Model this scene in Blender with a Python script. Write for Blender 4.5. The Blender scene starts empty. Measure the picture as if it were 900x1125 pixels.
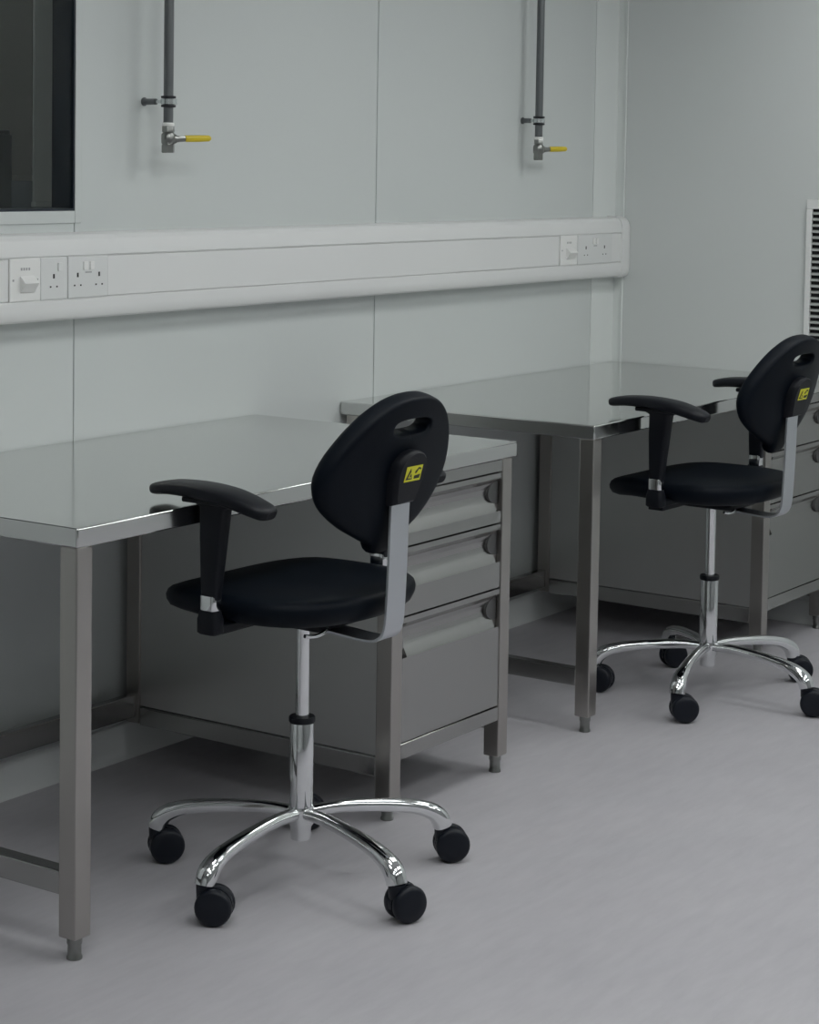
import bpy, bmesh, math
from mathutils import Vector, Matrix
PI = math.pi
scene = bpy.context.scene
C = scene.collection

# ------------------------------------------------------------------ camera
cam_data = bpy.data.cameras.new('camera')
cam = bpy.data.objects.new('camera', cam_data)
C.objects.link(cam)
_r = Vector((0.56252426, -0.82663675, 0.01543178))
_u = Vector((0.04357908, 0.04828407, 0.99788251))
_f = Vector((0.82563147, 0.56066062, -0.06318503))
cam.matrix_world = Matrix(((_r.x, _u.x, -_f.x, -3.04944479), (_r.y, _u.y, -_f.y, -3.77884259),
                           (_r.z, _u.z, -_f.z, 1.65252943), (0, 0, 0, 1)))
cam_data.sensor_fit = 'VERTICAL'
cam_data.sensor_height = 36.0
cam_data.sensor_width = 28.8
cam_data.lens = 2274.836 * 36.0 / 1125.0
cam_data.shift_x = 0.0
cam_data.shift_y = (320.0 - 562.5) / 1125.0
cam_data.clip_start = 0.05
scene.camera = cam

# ------------------------------------------------------------------ world, exposure
world = bpy.data.worlds.new('world')
scene.world = world
world.use_nodes = True
world.node_tree.nodes['Background'].inputs[0].default_value = (0.02, 0.021, 0.022, 1)
world.node_tree.nodes['Background'].inputs[1].default_value = 1.0
scene.view_settings.view_transform = 'Standard'
scene.view_settings.look = 'None'
scene.view_settings.gamma = 1.0
scene.view_settings.use_curve_mapping = False
scene.view_settings.exposure = 0.0
LAMP_STRENGTH = 8.9
LAMP_COLOR = (0.97, 1.0, 0.985, 1)
CEILING = 2.75
ROOM = (-4.6, 3.9, -6.2, 0.0)          # x0, x1, y0, y1


# ------------------------------------------------------------------ materials
def mat(name, color, rough=0.5, metal=0.0, spec=0.5, var=0.0, scale=(8, 8, 8), rvar=0.0, bump=0.0, coat=0.0):
    m = bpy.data.materials.new(name)
    m.use_nodes = True
    nt = m.node_tree
    b = nt.nodes['Principled BSDF']
    b.inputs['Base Color'].default_value = (*color, 1)
    b.inputs['Roughness'].default_value = rough
    b.inputs['Metallic'].default_value = metal
    b.inputs['Specular IOR Level'].default_value = spec
    b.inputs['Coat Weight'].default_value = coat
    b.inputs['Coat Roughness'].default_value = 0.08
    if var or rvar or bump:
        tc = nt.nodes.new('ShaderNodeTexCoord')
        mp = nt.nodes.new('ShaderNodeMapping')
        mp.inputs['Scale'].default_value = scale
        nz = nt.nodes.new('ShaderNodeTexNoise')
        nz.inputs['Scale'].default_value = 1.0
        nz.inputs['Detail'].default_value = 5.0
        nz.inputs['Roughness'].default_value = 0.6
        nt.links.new(tc.outputs['Object'], mp.inputs['Vector'])
        nt.links.new(mp.outputs['Vector'], nz.inputs['Vector'])
        if var:
            mx = nt.nodes.new('ShaderNodeMix')
            mx.data_type = 'RGBA'
            mx.inputs[6].default_value = (*[c * (1 - var) for c in color], 1)
            mx.inputs[7].default_value = (*[min(1, c * (1 + var)) for c in color], 1)
            nt.links.new(nz.outputs['Fac'], mx.inputs[0])
            nt.links.new(mx.outputs[2], b.inputs['Base Color'])
        if rvar:
            mr = nt.nodes.new('ShaderNodeMapRange')
            mr.inputs[1].default_value = 0.3
            mr.inputs[2].default_value = 0.7
            mr.inputs[3].default_value = max(0.0, rough - rvar)
            mr.inputs[4].default_value = rough + rvar
            nt.links.new(nz.outputs['Fac'], mr.inputs[0])
            nt.links.new(mr.outputs[0], b.inputs['Roughness'])
        if bump:
            bp = nt.nodes.new('ShaderNodeBump')
            bp.inputs['Strength'].default_value = bump
            bp.inputs['Distance'].default_value = 0.002
            nt.links.new(nz.outputs['Fac'], bp.inputs['Height'])
            nt.links.new(bp.outputs['Normal'], b.inputs['Normal'])
    return m


def emission_mat(name, color, strength):
    m = bpy.data.materials.new(name)
    m.use_nodes = True
    nt = m.node_tree
    nt.nodes.remove(nt.nodes['Principled BSDF'])
    e = nt.nodes.new('ShaderNodeEmission')
    e.inputs[0].default_value = color
    e.inputs[1].default_value = strength
    nt.links.new(e.outputs[0], nt.nodes['Material Output'].inputs[0])
    return m


def glass_mat(name):
    m = bpy.data.materials.new(name)
    m.use_nodes = True
    nt = m.node_tree
    nt.nodes.remove(nt.nodes['Principled BSDF'])
    tr = nt.nodes.new('ShaderNodeBsdfTransparent')
    tr.inputs[0].default_value = (0.93, 0.95, 0.95, 1)
    gl = nt.nodes.new('ShaderNodeBsdfGlossy')
    gl.inputs['Roughness'].default_value = 0.02
    lw = nt.nodes.new('ShaderNodeLayerWeight')
    lw.inputs[0].default_value = 0.5
    pw = nt.nodes.new('ShaderNodeMath')
    pw.operation = 'POWER'
    pw.inputs[1].default_value = 5.0
    fr = nt.nodes.new('ShaderNodeMath')
    fr.operation = 'MULTIPLY_ADD'
    fr.inputs[1].default_value = 0.8
    fr.inputs[2].default_value = 0.012
    nt.links.new(lw.outputs['Facing'], pw.inputs[0])
    nt.links.new(pw.outputs[0], fr.inputs[0])
    mx = nt.nodes.new('ShaderNodeMixShader')
    nt.links.new(fr.outputs[0], mx.inputs[0])
    nt.links.new(tr.outputs[0], mx.inputs[1])
    nt.links.new(gl.outputs[0], mx.inputs[2])
    nt.links.new(mx.outputs[0], nt.nodes['Material Output'].inputs[0])
    return m


M = {}
M['wall'] = mat('wall_panel_paint', (0.60, 0.63, 0.625), 0.22, spec=0.45, var=0.015, scale=(1.5, 1.5, 1.5))
M['wall_right'] = mat('side_wall_paint', (0.62, 0.645, 0.64), 0.25, spec=0.45, var=0.015, scale=(1.5, 1.5, 1.5))
M['joint'] = mat('joint_sealant', (0.42, 0.435, 0.43), 0.6)
M['plain'] = mat('room_paint', (0.26, 0.27, 0.27), 0.6)
M['ceiling'] = mat('ceiling_tile', (0.70, 0.71, 0.70), 0.8)
M['trim'] = mat('corner_trim_paint', (0.72, 0.75, 0.74), 0.28)
M['skirt'] = mat('coved_skirting_vinyl', (0.66, 0.68, 0.68), 0.4)
M['pvc'] = mat('white_pvc', (0.74, 0.745, 0.745), 0.35, spec=0.4)
M['plate'] = mat('white_socket_plastic', (0.80, 0.80, 0.79), 0.3)
M['plate_grey'] = mat('greyish_socket_plastic', (0.70, 0.71, 0.71), 0.3)
M['hole'] = mat('dark_hole', (0.02, 0.02, 0.02), 0.7)
M['print_grey'] = mat('grey_print', (0.38, 0.38, 0.39), 0.6)
M['steel'] = mat('brushed_stainless', (0.39, 0.387, 0.38), 0.24, metal=1.0)
M['steel_top'] = mat('brushed_stainless_top', (0.63, 0.635, 0.625), 0.12, metal=1.0)
M['steel_side'] = mat('satin_stainless_sheet', (0.58, 0.58, 0.57), 0.33, metal=1.0)
M['steel_leg'] = mat('brushed_stainless_tube', (0.425, 0.405, 0.385), 0.28, metal=1.0)
M['chrome'] = mat('polished_chrome', (0.78, 0.79, 0.80), 0.07, metal=1.0)
M['alu'] = mat('satin_metal_bar', (0.58, 0.60, 0.63), 0.42, metal=1.0)
M['pu'] = mat('black_polyurethane_foam', (0.0014, 0.0036, 0.0078), 0.5, spec=0.13, var=0.15, scale=(220, 220, 220), bump=0.12)
M['plastic'] = mat('black_plastic', (0.0035, 0.0045, 0.008), 0.45, spec=0.25)
M['rubber'] = mat('black_rubber', (0.012, 0.013, 0.018), 0.55)
M['caster'] = mat('black_caster_plastic', (0.005, 0.007, 0.013), 0.42, spec=0.3)
M['yellow'] = mat('yellow_sticker', (0.72, 0.70, 0.02), 0.4)
M['ink'] = mat('black_ink', (0.03, 0.035, 0.02), 0.6)
M['pipe'] = mat('grey_painted_pipe', (0.135, 0.145, 0.15), 0.34, metal=0.35)
M['valve'] = mat('nickel_plated_valve', (0.27, 0.275, 0.265), 0.30, metal=1.0)
M['recess_shade'] = mat('dark_recess_shade', (0.16, 0.16, 0.16), 0.35, metal=1.0)  # dark colour stands in for shade inside the drawer pulls
M['zinc'] = mat('zinc_plated_clip', (0.62, 0.66, 0.66), 0.25, metal=1.0)
M['ptfe'] = mat('white_sealing_tape', (0.85, 0.85, 0.83), 0.6)
M['lever_yellow'] = mat('yellow_lever_sleeve', (0.62, 0.48, 0.02), 0.4)
M['black_frame'] = mat('dark_navy_window_lining', (0.008, 0.014, 0.024), 0.35)
M['glass'] = glass_mat('window_glass')
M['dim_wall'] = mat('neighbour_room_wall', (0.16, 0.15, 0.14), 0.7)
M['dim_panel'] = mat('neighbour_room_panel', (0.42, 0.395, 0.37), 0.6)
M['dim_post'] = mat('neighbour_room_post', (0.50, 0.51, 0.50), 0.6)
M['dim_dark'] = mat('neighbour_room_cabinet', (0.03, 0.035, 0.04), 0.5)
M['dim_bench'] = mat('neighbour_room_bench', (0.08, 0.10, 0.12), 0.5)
M['grille'] = mat('white_powder_coat', (0.76, 0.77, 0.76), 0.35)
M['duct'] = mat('black_duct', (0.006, 0.006, 0.007), 0.8)
M['lamp_frame'] = mat('lamp_frame_white', (0.8, 0.8, 0.8), 0.4)
M['lamp'] = emission_mat('led_diffuser', LAMP_COLOR, LAMP_STRENGTH)
M['lamp_added'] = emission_mat('led_diffuser_added', (1.0, 0.95, 0.88, 1), 24.0)  # for the added lamp in the neighbouring room


def floor_mat():
    m = mat('grey_vinyl_floor', (0.40, 0.385, 0.41), 0.42, spec=0.35)
    nt = m.node_tree
    b = nt.nodes['Principled BSDF']
    tc = nt.nodes.new('ShaderNodeTexCoord')
    mp = nt.nodes.new('ShaderNodeMapping')
    mp.inputs['Rotation'].default_value = (0, 0, math.radians(8))
    mp.inputs['Scale'].default_value = (7, 30, 1)
    n1 = nt.nodes.new('ShaderNodeTexNoise')
    n1.inputs['Scale'].default_value = 1.0
    n1.inputs['Detail'].default_value = 6
    n1.inputs['Roughness'].default_value = 0.65
    n2 = nt.nodes.new('ShaderNodeTexNoise')
    n2.inputs['Scale'].default_value = 2.2
    n2.inputs['Detail'].default_value = 3
    nt.links.new(tc.outputs['Object'], mp.inputs['Vector'])
    nt.links.new(mp.outputs['Vector'], n1.inputs['Vector'])
    nt.links.new(tc.outputs['Object'], n2.inputs['Vector'])
    add = nt.nodes.new('ShaderNodeMath')
    add.operation = 'MULTIPLY_ADD'
    add.inputs[1].default_value = 0.6
    nt.links.new(n1.outputs['Fac'], add.inputs[0])
    sc2 = nt.nodes.new('ShaderNodeMath')
    sc2.operation = 'MULTIPLY'
    sc2.inputs[1].default_value = 0.4
    nt.links.new(n2.outputs['Fac'], sc2.inputs[0])
    nt.links.new(sc2.outputs[0], add.inputs[2])
    cr = nt.nodes.new('ShaderNodeValToRGB')
    cr.color_ramp.elements[0].position = 0.32
    cr.color_ramp.elements[0].color = (0.425, 0.413, 0.442, 1)
    cr.color_ramp.elements[1].position = 0.68
    cr.color_ramp.elements[1].color = (0.505, 0.49, 0.518, 1)
    nt.links.new(add.outputs[0], cr.inputs[0])
    nt.links.new(cr.outputs[0], b.inputs['Base Color'])
    return m


M['floor'] = floor_mat()


# ------------------------------------------------------------------ mesh helpers
def new():
    return bmesh.new()


def bx(bm, x0, x1, y0, y1, z0, z1, bev=0.0, mi=0, seg=2):
    co = [(x0, y0, z0), (x1, y0, z0), (x1, y1, z0), (x0, y1, z0), (x0, y0, z1), (x1, y0, z1), (x1, y1, z1), (x0, y1, z1)]
    v = [bm.verts.new(c) for c in co]
    fs = [bm.faces.new([v[i] for i in f]) for f in ((3, 2, 1, 0), (4, 5, 6, 7), (0, 1, 5, 4), (1, 2, 6, 5), (2, 3, 7, 6), (3, 0, 4, 7))]
    for f in fs:
        f.material_index = mi
    if bev:
        es = {e for f in fs for e in f.edges}
        r = bmesh.ops.bevel(bm, geom=list(es), offset=bev, segments=seg, affect='EDGES', profile=0.5)
        for f in r['faces']:
            f.material_index = mi
            f.normal_update()
            f.smooth = max(abs(c) for c in f.normal) < 0.9999      # flat faces stay flat, rounded edges smooth


def rings(bm, rs, cap=True, closed=True, mi=0):
    """loft a list of rings (each a list of points)"""
    vs = [[bm.verts.new(p) for p in r] for r in rs]
    n = len(vs[0])
    for a, b in zip(vs, vs[1:]):
        for i in range(n if closed else n - 1):
            j = (i + 1) % n
            f = bm.faces.new((a[i], a[j], b[j], b[i]))
            f.material_index = mi
            f.smooth = True
    if cap:
        f = bm.faces.new(list(reversed(vs[0]))); f.material_index = mi
        f = bm.faces.new(vs[-1]); f.material_index = mi


def lathe(bm, prof, org=(0, 0, 0), axis='Z', n=28, mi=0):
    """prof: list of (radius, height); rings about the axis"""
    o = Vector(org)
    ax = Vector(axis) if not isinstance(axis, str) else {'X': Vector((1, 0, 0)), 'Y': Vector((0, 1, 0)), 'Z': Vector((0, 0, 1))}[axis]
    ax.normalize()
    t = Vector((0, 0, 1)) if abs(ax.z) < 0.9 else Vector((1, 0, 0))
    e1 = ax.cross(t).normalized()
    e2 = ax.cross(e1).normalized()
    rs = []
    for r, h in prof:
        rr = max(r, 1e-5)
        rs.append([o + ax * h + (e1 * math.cos(2 * PI * k / n) + e2 * math.sin(2 * PI * k / n)) * rr for k in range(n)])
    rings(bm, rs, mi=mi)


def extrude_x(bm, prof, x0, x1, mi=0):
    rings(bm, [[(x0, y, z) for y, z in prof], [(x1, y, z) for y, z in prof]], mi=mi)


def superellipse(n, a, b, p=2.5):
    out = []
    for k in range(n):
        t = 2 * PI * k / n
        c, s = math.cos(t), math.sin(t)
        out.append((a * math.copysign(abs(c) ** (2 / p), c), b * math.copysign(abs(s) ** (2 / p), s)))
    return out


def sweep(bm, path, sizes, up=Vector((0, 0, 1)), n=16, p=2.4, mi=0):
    """sweep a superellipse section along path; sizes = (half width, half height)"""
    P = [Vector(q) for q in path]
    rs = []
    for i, q in enumerate(P):
        t = (P[min(i + 1, len(P) - 1)] - P[max(i - 1, 0)]).normalized()
        side = t.cross(up).normalized()
        nrm = side.cross(t).normalized()
        rs.append([q + side * a + nrm * b for a, b in superellipse(n, sizes[i][0], sizes[i][1], p)])
    rings(bm, rs, mi=mi)


def smooth_path(pts, n):
    """Catmull-Rom through the points (tuples of any length)"""
    out = []
    m = len(pts)
    for i in range(m - 1):
        p0, p1, p2, p3 = pts[max(i - 1, 0)], pts[i], pts[i + 1], pts[min(i + 2, m - 1)]
        for k in range(n):
            t = k / n
            out.append(tuple(0.5 * (2 * b + (c - a) * t + (2 * a - 5 * b + 4 * c - d) * t * t + (3 * b - a - 3 * c + d) * t ** 3)
                             for a, b, c, d in zip(p0, p1, p2, p3)))
    out.append(tuple(pts[-1]))
    return out


def obj(name, bm, mats, parent=None, angle=35, loc=None, rot=None):
    bmesh.ops.recalc_face_normals(bm, faces=bm.faces)
    me = bpy.data.meshes.new(name)
    bm.to_mesh(me)
    bm.free()
    for m in (mats if isinstance(mats, (list, tuple)) else [mats]):
        me.materials.append(m)
    flags = [p.use_smooth for p in me.polygons]
    me.set_sharp_from_angle(angle=math.radians(angle))
    me.polygons.foreach_set('use_smooth', flags)
    me.update()
    o = bpy.data.objects.new(name, me)
    C.objects.link(o)
    if parent:
        o.parent = parent
    if loc:
        o.location = loc
    if rot:
        o.rotation_euler = rot
    return o


def thing(name, label, cat, loc=(0, 0, 0), rz=0.0, group=None):
    o = bpy.data.objects.new(name, None)
    o.empty_display_size = 0.1
    C.objects.link(o)
    o.location = loc
    o.rotation_euler = (0, 0, rz)
    o['label'] = label
    o['category'] = cat
    if group:
        o['group'] = group
    return o


def tag(o, label, cat, group=None):
    o['label'] = label
    o['category'] = cat
    if group:
        o['group'] = group
    return o


def struct(o, label=None):
    o['kind'] = 'structure'
    if label:
        o['label'] = label
    return o


# ================================================================== ROOM SHELL
X0, X1, Y0, Y1 = ROOM
bm = new(); bx(bm, X0 - .1, X1 + .1, Y0 - .1, 2.7, -0.1, 0.0)
struct(obj('floor', bm, M['floor']), 'grey lilac sheet vinyl floor with faint streaks')
bm = new(); bx(bm, X0 - .1, X1 + .1, Y0 - .1, 2.7, CEILING, CEILING + 0.1)
struct(obj('ceiling', bm, M['ceiling']), 'plain white ceiling')

# back wall: backing with the window hole, then separate panels with recessed joints
WX0, WX1, WZ0, WZ1 = -0.42, 0.945, 1.507, 2.45
bm = new()
bx(bm, X0, WX0 - .03, 0.008, 0.065, 0, CEILING)
bx(bm, WX1 + .0, X1, 0.008, 0.065, 0, CEILING)
bx(bm, WX0 - .03, WX1, 0.008, 0.065, 0, WZ0)
bx(bm, WX0 - .03, WX1, 0.008, 0.065, WZ1, CEILING)
wall_back = struct(obj('wall_back', bm, M['joint']), 'back wall of pale grey-green gloss panels')
seams = [-4.6, -3.23, -1.84, -0.45, 0.946, 2.319, 3.724, 3.9]
G = 0.0022
for a, b in zip(seams, seams[1:]):
    bm = new()
    if abs(a + 0.45) < 1e-6:
        a2, b2 = a + G, b - G
        bx(bm, a2, WX0, 0.0, 0.008, 0.1, CEILING)
        bx(bm, WX0, b2, 0.0, 0.008, 0.1, WZ0)
        bx(bm, WX0, b2, 0.0, 0.008, WZ1, CEILING)
    else:
        bx(bm, a + (G if a > -4.5 else 0), b - (G if b < 3.85 else 0), 0.0, 0.008, 0.1, CEILING, bev=0.0012, seg=1)
    obj('wall_panel', bm, M['trim'] if a > 3.5 else M['wall'], wall_back)

# right wall
bm = new(); bx(bm, X1 + 0.008, X1 + 0.07, Y0, 0.07, 0, CEILING)
wall_right = struct(obj('wall_right', bm, M['joint']), 'right wall of grey-green gloss panels with a vent grille')
rs = [0.0, -1.36, -2.1, -3.45, -4.8, -6.2]
for a, b in zip(rs, rs[1:]):
    bm = new(); bx(bm, X1, X1 + 0.008, b + 0.0011, a - 0.0011, 0.08, CEILING)
    obj('wall_panel', bm, M['wall_right'], wall_right)
bm = new(); bx(bm, X0 - 0.08, X0, Y0, 0.07, 0, CEILING)
struct(obj('wall_left', bm, M['wall_right']))
bm = new(); bx(bm, X0 - 0.08, X1 + 0.08, Y0 - 0.08, Y0, 0, CEILING)
struct(obj('wall_front', bm, M['plain']))

# corner trim (an angle lining the corner) and skirting
bm = new()
bx(bm, X1 - 0.007, X1, -0.040, -0.032, 0.1, CEILING, bev=0.002)
bx(bm, X1 - 0.002, X1, -0.033, 0.0, 0.1, CEILING)
struct(obj('trim_1', bm, M['trim']), 'pale metal angle trim lining the wall corner')
sk = [(0.006, 0.0), (-0.016, 0.0), (-0.013, 0.006), (-0.008, 0.018), (-0.006, 0.035), (-0.006, 0.096), (-0.003, 0.1), (0.006, 0.1)]
bm = new(); extrude_x(bm, sk, X0, X1)
struct(obj('baseboard_back', bm, M['skirt']), 'coved grey skirting under the benches')
bm = new()
rings(bm, [[(X1 + y, yy, z * 0.8) for y, z in sk] for yy in (Y0, -0.006)])
struct(obj('baseboard_right', bm, M['skirt']))

# ------------------------------------------------------------------ window and the room behind it
bm = new()
bx(bm, WX0 - .025, WX0, -0.004, 0.006, WZ0 - .033, WZ1 + .02, bev=0.002)
bx(bm, WX1, WX1 + .024, -0.004, 0.006, WZ0 - .033, WZ1 + .02, bev=0.002)
bx(bm, WX0, WX1, -0.004, 0.006, WZ0 - .033, WZ0, bev=0.002)
bx(bm, WX0, WX1, -0.004, 0.006, WZ1, WZ1 + .02, bev=0.002)
win = struct(obj('window_1', bm, M['wall']), 'flush window with dark lining looking into a dim room')
bm = new()
T = 0.006
bx(bm, WX0, WX0 + T, -0.002, 0.075, WZ0, WZ1)
bx(bm, WX1 - T, WX1, -0.002, 0.075, WZ0, WZ1)
bx(bm, WX0 + T, WX1 - T, -0.002, 0.075, WZ0, WZ0 + T)
bx(bm, WX0 + T, WX1 - T, -0.002, 0.075, WZ1 - T, WZ1)
obj('window_lining', bm, M['black_frame'], win)
for yy in (0.001, 0.064):
    bm = new(); bx(bm, WX0 + T, WX1 - T, yy, yy + 0.004, WZ0 + T, WZ1 - T)
    obj('pane', bm, M['glass'], win)

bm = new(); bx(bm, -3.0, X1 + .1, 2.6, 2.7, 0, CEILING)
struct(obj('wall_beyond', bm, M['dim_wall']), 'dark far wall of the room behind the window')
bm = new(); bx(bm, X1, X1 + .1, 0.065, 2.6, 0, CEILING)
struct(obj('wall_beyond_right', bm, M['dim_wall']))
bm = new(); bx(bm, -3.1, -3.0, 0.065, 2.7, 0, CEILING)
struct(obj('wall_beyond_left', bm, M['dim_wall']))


# ------------------------------------------------------------------ ceiling lights
def ceiling_light(x, y, m, label, group):
    t = thing('ceiling_light', label, 'light', (x, y, CEILING), 0, group)
    bm = new()
    for a in ((-.31, .31, -.31, -.295), (-.31, .31, .295, .31), (-.31, -.295, -.295, .295), (.295, .31, -.295, .295)):
        bx(bm, *a, -0.018, -0.001, bev=0.002, seg=1)
    obj('frame', bm, M['lamp_frame'], t)
    bm = new(); bx(bm, -.295, .295, -.295, .295, -0.012, -0.001)
    obj('diffuser', bm, m, t)


for ly in (-1.55, -3.25, -4.95):
    for lx in (-2.6, -1.1, 0.4, 1.9, 3.25):
        if lx < -2 and ly != -3.25:
            continue
        ceiling_light(lx, ly, M['lamp'], 'square white light panel in the ceiling of the main room', 'ceiling light panels')
ceiling_light(1.2, 1.6, M['lamp_added'], 'unseen light panel added to brighten the room behind the window', None)  # added lamp, out of view, lifts what shows through the window

# things seen through the window
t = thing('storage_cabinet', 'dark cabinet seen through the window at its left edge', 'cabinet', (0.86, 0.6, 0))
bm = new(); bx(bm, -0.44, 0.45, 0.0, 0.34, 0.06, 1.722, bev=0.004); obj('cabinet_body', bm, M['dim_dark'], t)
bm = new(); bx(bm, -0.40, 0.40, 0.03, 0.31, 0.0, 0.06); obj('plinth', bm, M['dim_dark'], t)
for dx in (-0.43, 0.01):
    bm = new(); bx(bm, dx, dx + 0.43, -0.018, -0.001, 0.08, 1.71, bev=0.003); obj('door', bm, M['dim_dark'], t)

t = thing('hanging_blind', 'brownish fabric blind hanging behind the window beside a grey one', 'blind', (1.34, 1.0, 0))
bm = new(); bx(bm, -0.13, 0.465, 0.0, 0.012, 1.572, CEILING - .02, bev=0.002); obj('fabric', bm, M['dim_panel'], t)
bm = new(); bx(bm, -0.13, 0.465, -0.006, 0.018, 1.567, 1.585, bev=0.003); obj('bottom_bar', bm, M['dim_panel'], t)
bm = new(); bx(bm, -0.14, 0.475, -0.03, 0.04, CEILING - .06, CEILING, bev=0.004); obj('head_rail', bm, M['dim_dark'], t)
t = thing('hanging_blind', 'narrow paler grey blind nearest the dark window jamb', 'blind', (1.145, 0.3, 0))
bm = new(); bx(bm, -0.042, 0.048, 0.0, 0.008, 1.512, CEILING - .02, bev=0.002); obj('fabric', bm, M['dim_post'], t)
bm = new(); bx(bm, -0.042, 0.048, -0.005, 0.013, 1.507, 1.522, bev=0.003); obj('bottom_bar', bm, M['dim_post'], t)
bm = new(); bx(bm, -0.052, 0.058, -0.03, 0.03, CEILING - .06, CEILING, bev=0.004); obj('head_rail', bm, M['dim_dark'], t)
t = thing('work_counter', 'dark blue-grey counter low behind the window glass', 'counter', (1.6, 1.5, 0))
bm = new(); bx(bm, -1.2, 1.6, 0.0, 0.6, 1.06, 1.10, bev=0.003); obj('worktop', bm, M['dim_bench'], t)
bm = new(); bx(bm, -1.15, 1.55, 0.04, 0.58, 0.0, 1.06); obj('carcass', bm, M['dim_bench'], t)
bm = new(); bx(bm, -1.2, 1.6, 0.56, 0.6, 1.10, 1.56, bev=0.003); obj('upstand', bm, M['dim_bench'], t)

# ================================================================== DADO TRUNKING
TX0, TX1 = -2.0, 3.836
body = [(-0.001, 1.2255), (-0.050, 1.2275), (-0.060, 1.233), (-0.0655, 1.243), (-0.067, 1.258), (-0.067, 1.2805), (-0.0645, 1.2815),
        (-0.0645, 1.2835), (-0.058, 1.2835), (-0.058, 1.3915), (-0.0645, 1.3915), (-0.0645, 1.3935), (-0.067, 1.3945), (-0.066, 1.415), (-0.060, 1.435),
        (-0.050, 1.446), (-0.034, 1.4505), (-0.001, 1.451)]
t = thing('dado_trunking', 'long white plastic cable trunking running along the back wall', 'trunking', (0, 0, 0))
bm = new(); extrude_x(bm, body, TX0, TX1); obj('trunking_body', bm, M['pvc'], t, angle=25)
for a, b in ((TX0, 0.6425), (1.0035, 3.369), (3.757, TX1 - 0.002)):
    bm = new(); bx(bm, a, b, -0.0655, -0.0575, 1.2845, 1.3905, bev=0.0015, seg=1); obj('cover_strip', bm, M['pvc'], t)
bm = new()
cap = [(y * 1.04 - 0.001 if y < -0.01 else y, 1.338 + (z - 1.338) * 1.03) for y, z in body if not (1.262 < z < 1.412)]
capm = [(y * 0.93 if y < -0.01 else y, 1.338 + (z - 1.338) * 0.95) for y, z in cap]
rings(bm, [[(TX1 - 0.004, y, z) for y, z in cap], [(3.872, y, z) for y, z in cap], [(3.888, y * 0.985 if y < -0.01 else y, 1.338 + (z - 1.338) * 0.985) for y, z in cap],
           [(3.8985, y, z) for y, z in capm]])
obj('end_cap', bm, M['pvc'], t)

PZ = 1.3375


def plate(bm, w, mi=0):
    bx(bm, -w / 2, w / 2, -0.009, 0.0, -0.054, 0.054, bev=0.003, mi=mi)


def socket_holes(t, cx):
    for a, b, c, d in ((-.003, .003, 0.0, 0.0115), (-.014, -.009, -0.023, -0.019), (.009, .014, -0.023, -0.019)):   # earth, live, neutral
        bm = new(); bx(bm, cx + a, cx + b, -0.0096, -0.008, c, d); obj('pin_slot', bm, M['hole'], t)


def rocker(bm, cx, w, h, cz):
    # wedge shaped rocker standing proud of the plate
    prof = [(-0.0085, h / 2), (-0.017, h / 2 - 0.006), (-0.028, 0.002), (-0.012, -h / 2), (-0.0085, -h / 2)]
    rings(bm, [[(cx - w / 2, y, cz + z) for y, z in prof], [(cx + w / 2, y, cz + z) for y, z in prof]])


def isolator(x, w, label):
    t = thing('isolator_switch', label, 'switch', (x, -0.0595, PZ))
    bm = new(); plate(bm, w); obj('plate', bm, M['plate'], t)
    bm = new(); rocker(bm, 0.006, w * 0.46, 0.042, -0.010); obj('rocker', bm, M['plate'], t)
    bm = new()
    for k in range(4):
        bx(bm, -0.016 + k * 0.009, -0.0105 + k * 0.009, -0.0093, -0.008, 0.024, 0.031, mi=0)
    obj('switch_marking', bm, M['print_grey'], t)
    for sx in (-1, 1):
        bm = new(); lathe(bm, [(0.003, 0.0), (0.003, 0.0012)], (sx * (w / 2 - 0.012), -0.0085, 0.0), (0, -1, 0), n=12)
        obj('screw', bm, M['print_grey'], t)


def single_socket(x, w, label):
    t = thing('power_socket', label, 'socket', (x, -0.0595, PZ))
    bm = new(); plate(bm, w); obj('plate', bm, M['plate_grey'], t)
    socket_holes(t, -0.002)
    bm = new(); bx(bm, 0.012, 0.026, -0.0125, -0.008, 0.018, 0.040, bev=0.0015); obj('rocker', bm, M['plate_grey'], t)


def double_socket(x, w, label, faint=False):
    t = thing('power_socket', label, 'socket', (x, -0.0595, PZ))
    bm = new(); plate(bm, w); obj('plate', bm, M['plate_grey'], t)
    socket_holes(t, -w * 0.27); socket_holes(t, w * 0.27)
    for sx in (-1, 1):
        bm = new(); bx(bm, sx * 0.012 - 0.008, sx * 0.012 + 0.008, -0.0125, -0.008, 0.018, 0.040, bev=0.0015); obj('rocker', bm, M['plate'], t)
    bm = new(); bx(bm, -0.012, 0.012, -0.0094, -0.008, 0.010, 0.0135); obj('socket_marking', bm, M['print_grey'], t)


isolator(0.698, 0.108, 'white isolator switch with big rocker at left end of trunking')
single_socket(0.8015, 0.097, 'single three-pin socket between switch and double socket on trunking')
double_socket(0.9275, 0.149, 'double three-pin socket next to the single socket on trunking')
isolator(3.433, 0.122, 'white isolator switch with rocker near right end of trunking')
double_socket(3.626, 0.256, 'double socket plate beside switch at right end of trunking')


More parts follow.
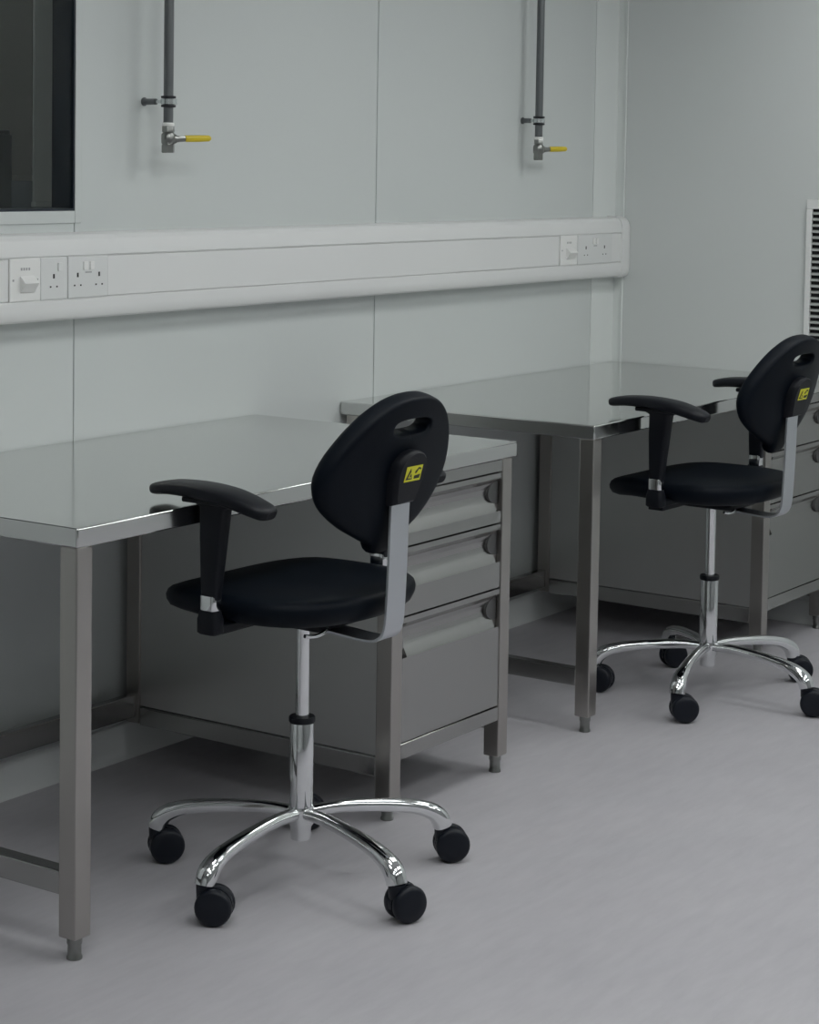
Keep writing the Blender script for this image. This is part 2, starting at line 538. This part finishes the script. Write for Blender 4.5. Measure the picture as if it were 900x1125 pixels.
# ================================================================== GAS DROP PIPES
def gas_pipe(x, d, zc, label):
    t = thing('gas_pipe', label, 'pipe', (x, -d, zc), 0, 'gas drop pipes')
    R_ = 0.0135
    bm = new(); lathe(bm, [(R_, -0.062), (R_, CEILING - zc - 0.001)], n=20); obj('pipe', bm, M['pipe'], t)
    # clip: zinc band between two black rubber beads, rod back to the wall
    bm = new(); lathe(bm, [(0.014, -0.008), (0.0205, -0.007), (0.0205, 0.007), (0.014, 0.008)], n=24)
    bx(bm, 0.018, 0.030, -0.006, 0.006, -0.007, 0.007, bev=0.001, seg=1)
    cl = obj('pipe_clip', bm, M['zinc'], t)
    for s in (-1, 1):
        bm = new(); lathe(bm, [(0.0135, s * 0.0085), (0.0195, s * 0.009), (0.0205, s * 0.012), (0.0195, s * 0.015), (0.0135, s * 0.0155)], n=24)
        obj('rubber_bead', bm, M['rubber'], cl)
    bm = new(); lathe(bm, [(0.0045, 0.016), (0.0045, d * 0.55)], axis='Y', n=14); obj('clip_rod', bm, M['zinc'], t)
    bm = new(); lathe(bm, [(0.0085, d * 0.5), (0.0085, d - 0.003), (0.012, d - 0.003), (0.012, d - 0.0005)], axis='Y', n=16); obj('wall_stud', bm, M['pipe'], t)
    bm = new(); lathe(bm, [(0.0145, -0.0665), (0.0165, -0.064), (0.0165, -0.059), (0.0145, -0.0565)], n=20); obj('sealing_tape', bm, M['ptfe'], t)
    # ball valve: hexagonal ends and a round body
    bm = new()
    lathe(bm, [(0.0165, -0.066), (0.0175, -0.068), (0.0175, -0.082)], n=6)
    lathe(bm, [(0.014, -0.082), (0.0185, -0.088), (0.019, -0.100), (0.0185, -0.112), (0.014, -0.118)], n=24)
    lathe(bm, [(0.0185, -0.116), (0.0185, -0.136), (0.0165, -0.138)], n=6)
    lathe(bm, [(0.013, 0.0), (0.013, 0.022), (0.0095, 0.024), (0.0095, 0.030)], (0, 0, -0.1), (1, -0.25, 0), n=18)
    v = obj('valve_body', bm, M['valve'], t)
    d2 = Vector((1, -0.25, 0)).normalized()
    bm = new()
    pts = [d2 * 0.026 + Vector((0, 0, -0.1)), d2 * 0.044 + Vector((0, 0, -0.1)), d2 * 0.066 + Vector((0, 0, -0.0985))]
    sweep(bm, pts, [(0.004, 0.009), (0.004, 0.008), (0.004, 0.008)], n=12)
    obj('lever', bm, M['valve'], v)
    bm = new()
    pts = [d2 * s + Vector((0, 0, -0.0985 + q)) for s, q in ((0.056, 0), (0.062, 0), (0.10, 0.001), (0.135, 0.002), (0.141, 0.002))]
    sweep(bm, pts, [(0.006, 0.0085), (0.007, 0.0095), (0.007, 0.0095), (0.006, 0.0085), (0.004, 0.005)], n=14)
    obj('lever_sleeve', bm, M['lever_yellow'], v)


gas_pipe(1.215, 0.088, 1.80, 'grey gas pipe with yellow lever valve, nearer the dark window')
gas_pipe(3.204, 0.068, 1.797, 'grey gas pipe with yellow lever valve, nearer the room corner')

# ================================================================== VENT GRILLE on the right wall
t = thing('vent_grille', 'white louvred vent grille on the right wall behind the far chair', 'vent', (X1, -0.782, 1.534))
GW, GH, FB = 0.46, 0.60, 0.034
bm = new()
for a in ((-GW, 0, -FB, 0), (-GW, 0, -GH, -GH + FB), (-0.022, 0, -GH + FB, -FB), (-GW, -GW + 0.022, -GH + FB, -FB)):
    bx(bm, -0.014, -0.0005, a[0], a[1], a[2], a[3], bev=0.003)
obj('frame', bm, M['grille'], t)
bm = new(); bx(bm, -0.0025, -0.0005, -GW + 0.02, -0.02, -GH + 0.02, -0.03); obj('dark_opening', bm, M['duct'], t)
n_sl = int((GH - 2 * FB) / 0.0217)
sl_mesh = None
for k in range(n_sl):
    z = -FB - 0.0150 - k * 0.0217
    if sl_mesh is None:
        bm = new()
        prof = [(-0.013, -0.0045), (-0.013, 0.0015), (-0.003, 0.0055), (-0.003, 0.0030), (-0.010, -0.0045)]
        rings(bm, [[(a, -GW + 0.02, b) for a, b in prof], [(a, -0.02, b) for a, b in prof]])
        s = obj('slat', bm, M['grille'], t, loc=(0, 0, z))
        sl_mesh = s.data
    else:
        s = bpy.data.objects.new('slat', sl_mesh)
        C.objects.link(s); s.parent = t; s.location = (0, 0, z)


# ================================================================== STEEL BENCHES
def steel_desk(x, L, px, label, drawer_label):
    """x = left end; px = left edge of the pedestal's front leg (local); L = length"""
    t = thing('steel_desk', label, 'desk', (x, 0, 0), 0, 'stainless steel lab benches')
    D, H, W = 0.907, 0.90, 0.047
    bm = new(); bx(bm, 0.0, L, -D, -0.003, H - 0.041, H, bev=0.004, seg=3)
    obj('tabletop', bm, M['steel_top'], t)
    leg_x = [0.003, px, L - W - 0.02]
    for j, lx in enumerate(leg_x):
        for ly in (-D + 0.003, -0.072):
            short = j == 1 and ly > -0.5                      # the pedestal's inner rear post stops at the rails
            bm = new(); bx(bm, lx, lx + W, ly, ly + W, 0.112 if short else 0.047, H - 0.041, bev=0.003)
            lg = obj('leg', bm, M['steel_leg'], t)
            if short:
                continue
            bm = new(); lathe(bm, [(0.0165, 0.0005), (0.0165, 0.006), (0.0145, 0.009), (0.0145, 0.030), (0.0165, 0.034), (0.0165, 0.047)],
                              (lx + W / 2, ly + W / 2, 0), n=20)
            obj('levelling_foot', bm, M['valve'], lg)
    yb, yf = -0.072 + W / 2, -D + 0.003 + W
    bm = new(); bx(bm, 0.006, 0.006 + 0.038, yf, -0.072, 0.134, 0.184, bev=0.003); obj('side_rail', bm, M['steel'], t)
    bm = new(); bx(bm, 0.003 + W, px, -0.062, -0.036, 0.130, 0.192, bev=0.003); obj('rear_rail', bm, M['steel'], t)
    # drawer pedestal
    p0, p1 = px, L - 0.02
    for sx in (p0 + 0.006, p1 - 0.008):
        bm = new(); bx(bm, sx, sx + 0.002 + 0.004, yf, -0.072, 0.162, H - 0.043, bev=0.001, seg=1); obj('side_panel', bm, M['steel_side'], t)
        bm = new(); bx(bm, sx - 0.003, sx + 0.030 if sx < (p0 + p1) / 2 else sx + 0.007, yf, -0.072, 0.108, 0.158, bev=0.003); obj('bottom_side_rail', bm, M['steel'], t)
    bm = new(); bx(bm, p0 + W, p1 - W, -0.06, -0.055, 0.13, H - 0.045); obj('back_panel', bm, M['steel'], t)
    bm = new(); bx(bm, p0 + 0.012, p1 - 0.012, -0.86, -0.08, 0.158, 0.164); obj('bottom_panel', bm, M['steel'], t)
    fx0, fx1 = p0 + W, p1 - W
    fy = -D + 0.005
    bm = new(); bx(bm, fx0, fx1, fy, fy + 0.03, 0.826, H - 0.041, bev=0.0015, seg=1); obj('top_front_rail', bm, M['steel'], t)
    bm = new(); bx(bm, fx0, fx1, fy, fy + 0.04, 0.148, 0.188, bev=0.002, seg=1); obj('bottom_front_rail', bm, M['steel'], t)
    for k, (zb, zt) in enumerate(((0.688, 0.824), (0.512, 0.686), (0.190, 0.510))):
        g = 0.0014
        bm = new()
        pr = [(0.024, zb + g), (0.0, zb + g), (0.0, zt - 0.104), (0.002, zt - 0.098), (0.010, zt - 0.082), (0.014, zt - 0.076), (0.017, zt - 0.068), (0.018, zt - 0.056),
              (0.016, zt - 0.042), (0.010, zt - 0.028), (0.003, zt - 0.019), (0.0, zt - 0.015), (0.0, zt - g), (0.050, zt - g), (0.050, zb + g)]
        extrude_x(bm, [(fy + 0.001 + y, z) for y, z in pr], fx0 + 0.024, fx1 - 0.024)
        for a, b in ((fx0 + 0.002, fx0 + 0.024), (fx1 - 0.024, fx1 - 0.002)):
            bx(bm, a, b, fy + 0.001, fy + 0.05, zb + g, zt - 0.104)
            bx(bm, a, b, fy + 0.001, fy + 0.05, zt - 0.015, zt - g)
            bx(bm, a, b, fy + 0.012, fy + 0.05, zt - 0.104, zt - 0.015)
        dr = obj('drawer', bm, M['steel'], t, angle=9)
        # dark half-round plate standing in for shade at the finger pull's right end
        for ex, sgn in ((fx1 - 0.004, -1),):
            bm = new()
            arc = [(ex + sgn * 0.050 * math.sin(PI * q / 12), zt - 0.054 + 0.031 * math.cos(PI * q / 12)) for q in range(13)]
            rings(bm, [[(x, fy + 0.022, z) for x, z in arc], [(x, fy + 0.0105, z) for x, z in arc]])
            obj('pull_shade', bm, M['recess_shade'], dr)
    return t


steel_desk(0.0, 1.71, 1.131, 'nearer long stainless steel desk with three drawers, reaching out of frame at left', '')
steel_desk(2.136, 1.762, 3.325 - 2.136, 'farther stainless steel desk with drawers, pushed into the room corner', '')


# ================================================================== CHAIRS
def back_curve(x, s):
    """centre surface of the backrest: local x across, s = height -> (x, y, z)"""
    return (x, -0.192 - 0.28 * (s - 0.75) + 0.046 * (x / 0.25) ** 2, s)


BACK_OUT = [(0.0, 0.771), (0.026, 0.773), (0.038, 0.782), (0.046, 0.797), (0.085, 0.815), (0.15, 0.848), (0.205, 0.89), (0.232, 0.94), (0.224, 0.99), (0.192, 1.04), (0.147, 1.085),
            (0.094, 1.117), (0.044, 1.131), (0.0, 1.134)]


def lab_chair(loc, rz, base_deg, label, caster_turn, near_x=-0.305, arm_dz=0.0):
    UP = 0.009
    t = thing('lab_chair', label, 'chair', (loc[0], loc[1], 0), rz, 'black lab chairs')
    # --- star base: five tapering chrome arms from a hub
    bm = new()
    lathe(bm, [(0.019, 0.090), (0.023, 0.092), (0.024, 0.12), (0.030, 0.128), (0.032, 0.155), (0.0295, 0.168)], n=28)
    path = smooth_path([(0.015, 0.153, .016, .013), (0.09, 0.157, .0145, .014), (0.19, 0.151, .0165, .015), (0.275, 0.139, .0195, .0165), (0.322, 0.123, .0225, .0195), (0.345, 0.104, .0235, .022), (0.353, 0.084, .0225, .022)], 4)
    for k in range(5):
        a = math.radians(base_deg + 72 * k) - rz
        c, s = math.cos(a), math.sin(a)
        sweep(bm, [(r * c, r * s, z) for r, z, _, _ in path], [(w, h) for _, _, w, h in path], n=16)
    obj('star_base', bm, M['chrome'], t, angle=50)
    for k in range(5):
        a = math.radians(base_deg + 72 * k) - rz
        px_, py_ = 0.353 * math.cos(a), 0.353 * math.sin(a)
        ct = math.radians(caster_turn[k]) - rz          # which way the caster trails
        # caster: hood + stem (part), two wheels (sub-parts); built along local x then turned
        Mx = Matrix.Translation((px_, py_, 0)) @ Matrix.Rotation(ct, 4, 'Z')
        bm = new()
        lathe(bm, [(0.016, 0.052), (0.0185, 0.056), (0.0195, 0.080), (0.0195, 0.0855), (0.008, 0.0875)], (0, 0, 0), n=20)
        hood = []
        for j in range(11):
            th = math.radians(-15 + j * 21)
            hood.append((0.022 - 0.0405 * math.cos(th), 0.041 + 0.0405 * math.sin(th)))
        inner = [(0.022 - 0.030 * math.cos(math.radians(-15 + j * 21)), 0.041 + 0.030 * math.sin(math.radians(-15 + j * 21))) for j in range(11)][::-1]
        loop = hood + inner
        rings(bm, [[(x, -0.0065, z) for x, z in loop], [(x, 0.0065, z) for x, z in loop]])
        lathe(bm, [(0.006, -0.026), (0.006, 0.026)], (0.022, 0, 0.041), 'Y', n=12)
        bm.transform(Mx)
        cs = obj('caster', bm, M['caster'], t)
        for s in (-1, 1):
            bm = new()
            lathe(bm, [(0.012, s * 0.0075), (0.033, s * 0.0075), (0.0385, s * 0.0095), (0.041, s * 0.014), (0.041, s * 0.022), (0.0385, s * 0.0275), (0.034, s * 0.0305), (0.020, s * 0.032), (0.004, s * 0.0322)],
                  (0.022, 0, 0.0412), 'Y', n=28)
            bm.transform(Mx)
            obj('wheel', bm, M['caster'], cs, angle=45)
    # --- column
    bm = new(); lathe(bm, [(0.0275, 0.140), (0.0275, 0.352), (0.0265, 0.355)], n=32); obj('gas_column', bm, M['chrome'], t, loc=(0, 0, UP))
    bm = new(); lathe(bm, [(0.0285, 0.354), (0.0305, 0.357), (0.0305, 0.366), (0.0285, 0.369), (0.017, 0.370)], n=28); obj('collar', bm, M['plastic'], t, loc=(0, 0, UP))
    bm = new(); lathe(bm, [(0.0155, 0.36), (0.0155, 0.592)], n=24); obj('piston_rod', bm, M['chrome'], t, loc=(0, 0, UP))
    # --- mechanism under the seat
    bm = new()
    bx(bm, -0.085, 0.085, -0.11, 0.13, 0.590, 0.622, bev=0.006)
    bx(bm, -0.30, 0.30, 0.005, 0.055, 0.606, 0.622, bev=0.003)
    obj('tilt_mechanism', bm, M['plastic'], t, loc=(0, 0, UP))
    bm = new()
    sweep(bm, smooth_path([(-0.02, -0.09, 0.598), (-0.08, -0.12, 0.594), (-0.12, -0.125, 0.592), (-0.15, -0.122, 0.598)], 4), [(0.0045, 0.0045)] * 13, n=10)
    obj('tilt_lever', bm, M['chrome'], t, loc=(0, 0, UP))
    # --- seat: rounded, dished cushion
    bm = new()
    NT = 56
    def seat_r(th):
        c, s = math.cos(th), math.sin(th)
        a = 0.268
        b = 0.312 if s > 0 else 0.224
        p = 2.5 if s > 0 else 2.5
        return 1.0 / ((abs(c) / a) ** p + (abs(s) / b) ** p) ** (1 / p)
    def seat_z(x, y):
        r = 0.686 - 0.010 * math.exp(-((x / 0.15) ** 2 + ((y + 0.02) / 0.15) ** 2))
        if y > 0.12:
            r -= 1.05 * (y - 0.12) ** 2
        return r
    cols = []
    rs = []
    def ring(k, z_of):
        return [(k * seat_r(2 * PI * i / NT) * math.cos(2 * PI * i / NT), k * seat_r(2 * PI * i / NT) * math.sin(2 * PI * i / NT), z_of) for i in range(NT)]
    def under(k, dz):
        out = []
        for x, y, _ in ring(k, 0):
            out.append((x, y, seat_z(x, y) - dz))
        return out
    rs.append(under(0.02, 0.068))
    rs.append(under(0.50, 0.068))
    rs.append(under(0.80, 0.064))
    rs.append(under(0.90, 0.058))
    rs.append(under(0.965, 0.046))
    rs.append(under(0.995, 0.030))
    rs.append(under(1.0, 0.018))
    rs.append(under(0.985, 0.008))
    rs.append(under(0.95, 0.002))
    for k in (0.88, 0.75, 0.6, 0.45, 0.3, 0.15, 0.02):
        rs.append(under(k, 0.0))
    rings(bm, rs)
    obj('seat', bm, M['pu'], t, loc=(0, 0, UP), angle=60)
    # --- flat bar from the mechanism up to the backrest
    bm = new()
    pts = smooth_path([(0.02, 0.588), (-0.10, 0.583), (-0.19, 0.578), (-0.232, 0.584), (-0.252, 0.612), (-0.258, 0.68), (-0.262, 0.78), (-0.264, 0.86), (-0.268, 0.93)], 5)
    n = len(pts)
    ra, rb = [], []
    top, bot = [], []
    for i, (y, z) in enumerate(pts):
        y2, z2 = pts[min(i + 1, n - 1)]; y1, z1 = pts[max(i - 1, 0)]
        l = math.hypot(y2 - y1, z2 - z1)
        ny, nz = -(z2 - z1) / l, (y2 - y1) / l
        rs_ = [(-0.0345, y - ny * .0028, z - nz * .0028), (0.0345, y - ny * .0028, z - nz * .0028), (0.0345, y + ny * .0028, z + nz * .0028), (-0.0345, y + ny * .0028, z + nz * .0028)]
        top.append(rs_)
    rings(bm, top)
    obj('back_bar', bm, M['alu'], t, loc=(0, 0, UP), angle=40)
    # --- backrest: egg outline with a grip hole, curved round the sitter
    half = smooth_path(BACK_OUT, 6)
    outl = half + [(-x, s) for x, s in reversed(half[1:-1])]
    NB = 72
    hc = (0.0, 1.068)
    def out_r(th):
        # ray from the hole centre to the outline polygon
        dx, dz = math.cos(th), math.sin(th)
        best = None
        for (ax, az), (bx_, bz) in zip(outl, outl[1:] + outl[:1]):
            ex, ez = bx_ - ax, bz - az
            den = dx * ez - dz * ex
            if abs(den) < 1e-9:
                continue
            tt = ((ax - hc[0]) * ez - (az - hc[1]) * ex) / den
            uu = ((ax - hc[0]) * dz - (az - hc[1]) * dx) / den
            if tt > 0 and -1e-6 <= uu <= 1 + 1e-6 and (best is None or tt > best):
                best = tt
        return best
    hole = []
    ang = []
    # denser rays towards the far (lower) outline
    outs = []
    per = [0.0]
    for a, b in zip(outl, outl[1:] + outl[:1]):
        per.append(per[-1] + math.hypot(b[0] - a[0], b[1] - a[1]))
    for k in range(NB):
        d = per[-1] * k / NB
        for i in range(len(outl)):
            if per[i + 1] >= d:
                f = (d - per[i]) / max(per[i + 1] - per[i], 1e-9)
                a, b = outl[i], outl[(i + 1) % len(outl)]
                outs.append((a[0] + (b[0] - a[0]) * f, a[1] + (b[1] - a[1]) * f))
                break
    for (x, s) in outs:
        th = math.atan2(s - hc[1], x - hc[0])
        c, q = math.cos(th), math.sin(th)
        r = 1.0 / ((abs(c) / 0.068) ** 3 + (abs(q) / 0.0185) ** 3) ** (1 / 3)
        hole.append((hc[0] + r * c, hc[1] + r * q))
    def surf(tk, off):
        out = []
        for (hx, hs), (ox, os_) in zip(hole, outs):
            x, s = hx + (ox - hx) * tk, hs + (os_ - hs) * tk
            X_, Y_, Z_ = back_curve(x, s)
            out.append((X_, Y_ + off, Z_ + off * 0.3))
        return out
    bm = new()
    th_ = 0.022
    loop = []
    # back surface (towards -y) from hole edge to rim, round the rim, back along the front
    for tk, o in ((0.0, -th_ + 0.006), (0.02, -th_ + 0.001), (0.06, -th_), (0.15, -th_), (0.3, -th_), (0.45, -th_), (0.6, -th_), (0.74, -th_), (0.85, -th_), (0.92, -th_ * 0.96), (0.962, -th_ * 0.82), (0.988, -th_ * 0.5),
                  (1.0, 0.0), (0.988, th_ * 0.5), (0.962, th_ * 0.82), (0.92, th_ * 0.98), (0.85, th_), (0.7, th_), (0.5, th_), (0.3, th_), (0.12, th_), (0.04, th_), (0.0, th_ - 0.005)):
        loop.append(surf(tk, o))
    vs = [[bm.verts.new(p) for p in r] for r in loop]
    nl = len(vs)
    for i in range(nl):
        A, B = vs[i], vs[(i + 1) % nl]
        for k in range(NB):
            j = (k + 1) % NB
            bm.faces.new((A[k], A[j], B[j], B[k])).smooth = True
    obj('backrest', bm, M['pu'], t, loc=(0, 0, UP), angle=60)
    # --- bracket between bar and backrest, with the yellow mark
    bm = new()
    outb = smooth_path([(0.034, 0.888), (0.040, 0.902), (0.047, 0.930), (0.053, 0.955), (0.048, 0.985), (0.028, 1.004), (0.0, 1.010)], 3)
    outb = outb + [(-x, s) for x, s in reversed(outb[:-1])]
    def br(k, off):
        return [(x * k, -0.192 - 0.28 * (0.948 + (s - 0.948) * k - 0.75) + off, 0.948 + (s - 0.948) * k) for x, s in outb]
    rings(bm, [br(1.04, -0.012), br(1.02, -0.036), br(0.97, -0.046), br(0.90, -0.050)])
    obj('back_bracket', bm, M['plastic'], t, loc=(0, 0, UP), angle=50)
    # sticker lies on the bracket's rear face
    sl = -0.36
    def on(x, s, off):
        return (x, -0.192 - 0.28 * (s - 0.75) - 0.0505 + off, s)
    def quad(bm, pts, off, mi=0):
        a = [bm.verts.new(on(x, s, off)) for x, s in pts]
        b = [bm.verts.new(on(x, s, off - 0.0006)) for x, s in pts]
        bm.faces.new(b).material_index = mi
        bm.faces.new(a[::-1]).material_index = mi
        for i in range(len(a)):
            j = (i + 1) % len(a)
            bm.faces.new((a[i], a[j], b[j], b[i])).material_index = mi
    sx, sz0, sz1 = 0.030, 0.941, 0.976
    bm = new(); quad(bm, [(-sx, sz0), (sx, sz0), (sx, sz1), (-sx, sz1)], 0.0)
    st = obj('sticker', bm, M['yellow'], t, loc=(0, 0, UP))
    bm = new()
    k = 0.8
    def sq(pts, off):
        quad(bm, [(x * k, 0.9585 + (z - 0.957) * k * 1.1) for x, z in pts], off)
    sq([(-0.033, 0.9425), (-0.003, 0.9425), (-0.018, 0.9715)], -0.0007)                       # warning triangle
    sq([(0.005, 0.943), (0.030, 0.943), (0.033, 0.953), (0.005, 0.951)], -0.0007)             # hand of the symbol
    sq([(0.006, 0.957), (0.012, 0.957), (0.021, 0.967), (0.031, 0.964), (0.032, 0.969), (0.019, 0.972), (0.006, 0.962)], -0.0007)
    obj('symbol', bm, M['ink'], st)
    bm = new()
    sq([(-0.0245, 0.9465), (-0.0205, 0.9465), (-0.0125, 0.9605), (-0.0155, 0.9615)], -0.0014)
    sq([(-0.0165, 0.9455), (-0.0105, 0.9455), (-0.0105, 0.9495), (-0.0165, 0.9495)], -0.0014)
    obj('symbol_detail', bm, M['yellow'], st)
    # --- T shaped armrests
    for s in (-1, 1):
        ax_ = near_x if s < 0 else 0.288
        bm = new()
        pp = smooth_path([(0.150, 0.925, .020, .009), (0.14, 0.926, .034, .0135), (0.09, 0.933, .041, .0155), (0.01, 0.934, .044, .017), (-0.07, 0.926, .044, .018), (-0.135, 0.910, .040, .0165), (-0.163, 0.901, .032, .014), (-0.173, 0.897, .018, .009)], 4)
        sweep(bm, [(ax_ + s * 0.02 * (1 - ((y + 0.03) / 0.2) ** 2) * 0.5, y, z) for y, z, _, _ in pp], [(w, h) for _, _, w, h in pp], n=20, p=3.0)
        ar = obj('armrest', bm, M['plastic'], t, loc=(0, 0.02 if s < 0 else 0.0, UP + arm_dz - (0.009 if s < 0 else 0.0)), angle=50)
        bm = new()
        pl = [(0.696, -0.005, .0155, .0205), (0.75, -0.007, .0165, .0255), (0.83, -0.011, .018, .032), (0.898, -0.016, .020, .036), (0.906, -0.017, .021, .055), (0.925, -0.018, .022, .065)]
        rr = []
        for z, cy, w, h in pl:
            rr.append([(ax_ + a, cy + b, z) for a, b in superellipse(18, w, h, 4)])
        rings(bm, rr)
        bx(bm, ax_ - 0.026, ax_ + 0.026, -0.08, 0.062, 0.9055, 0.918, bev=0.004)
        obj('arm_post', bm, M['plastic'], ar, angle=50)
        bm = new()
        rings(bm, [[(ax_ + a * k, -0.004 + b * k, z) for a, b in superellipse(18, 0.017, 0.0215, 4)] for z, k in ((0.673, 0.97), (0.675, 1.0), (0.703, 1.0), (0.705, 0.97))])
        obj('arm_band', bm, M['chrome'], ar)
        bm = new()
        rings(bm, [[(ax_ + a, -0.003 + b, z) for a, b in superellipse(18, w, h, 4)] for z, w, h in ((0.620, .016, .023), (0.624, .020, .028), (0.652, .020, .028), (0.673, .016, .022))])
        bx(bm, min(ax_, ax_ - s * 0.17), max(ax_, ax_ - s * 0.17), -0.02, 0.02, 0.618, 0.638, bev=0.004)
        obj('arm_base', bm, M['plastic'], ar, angle=50)
    return t


lab_chair((0.690, -0.960), math.radians(-1), 37.5, 'black lab chair with chrome star base standing at the nearer steel desk', (-60, -40, -62, -25, -45))
lab_chair((2.766, -0.977), math.radians(-2), -168.5, 'black lab chair at the farther desk, cut off by the right edge', (-50, -70, -58, -35, -80), near_x=-0.322, arm_dz=0.010)
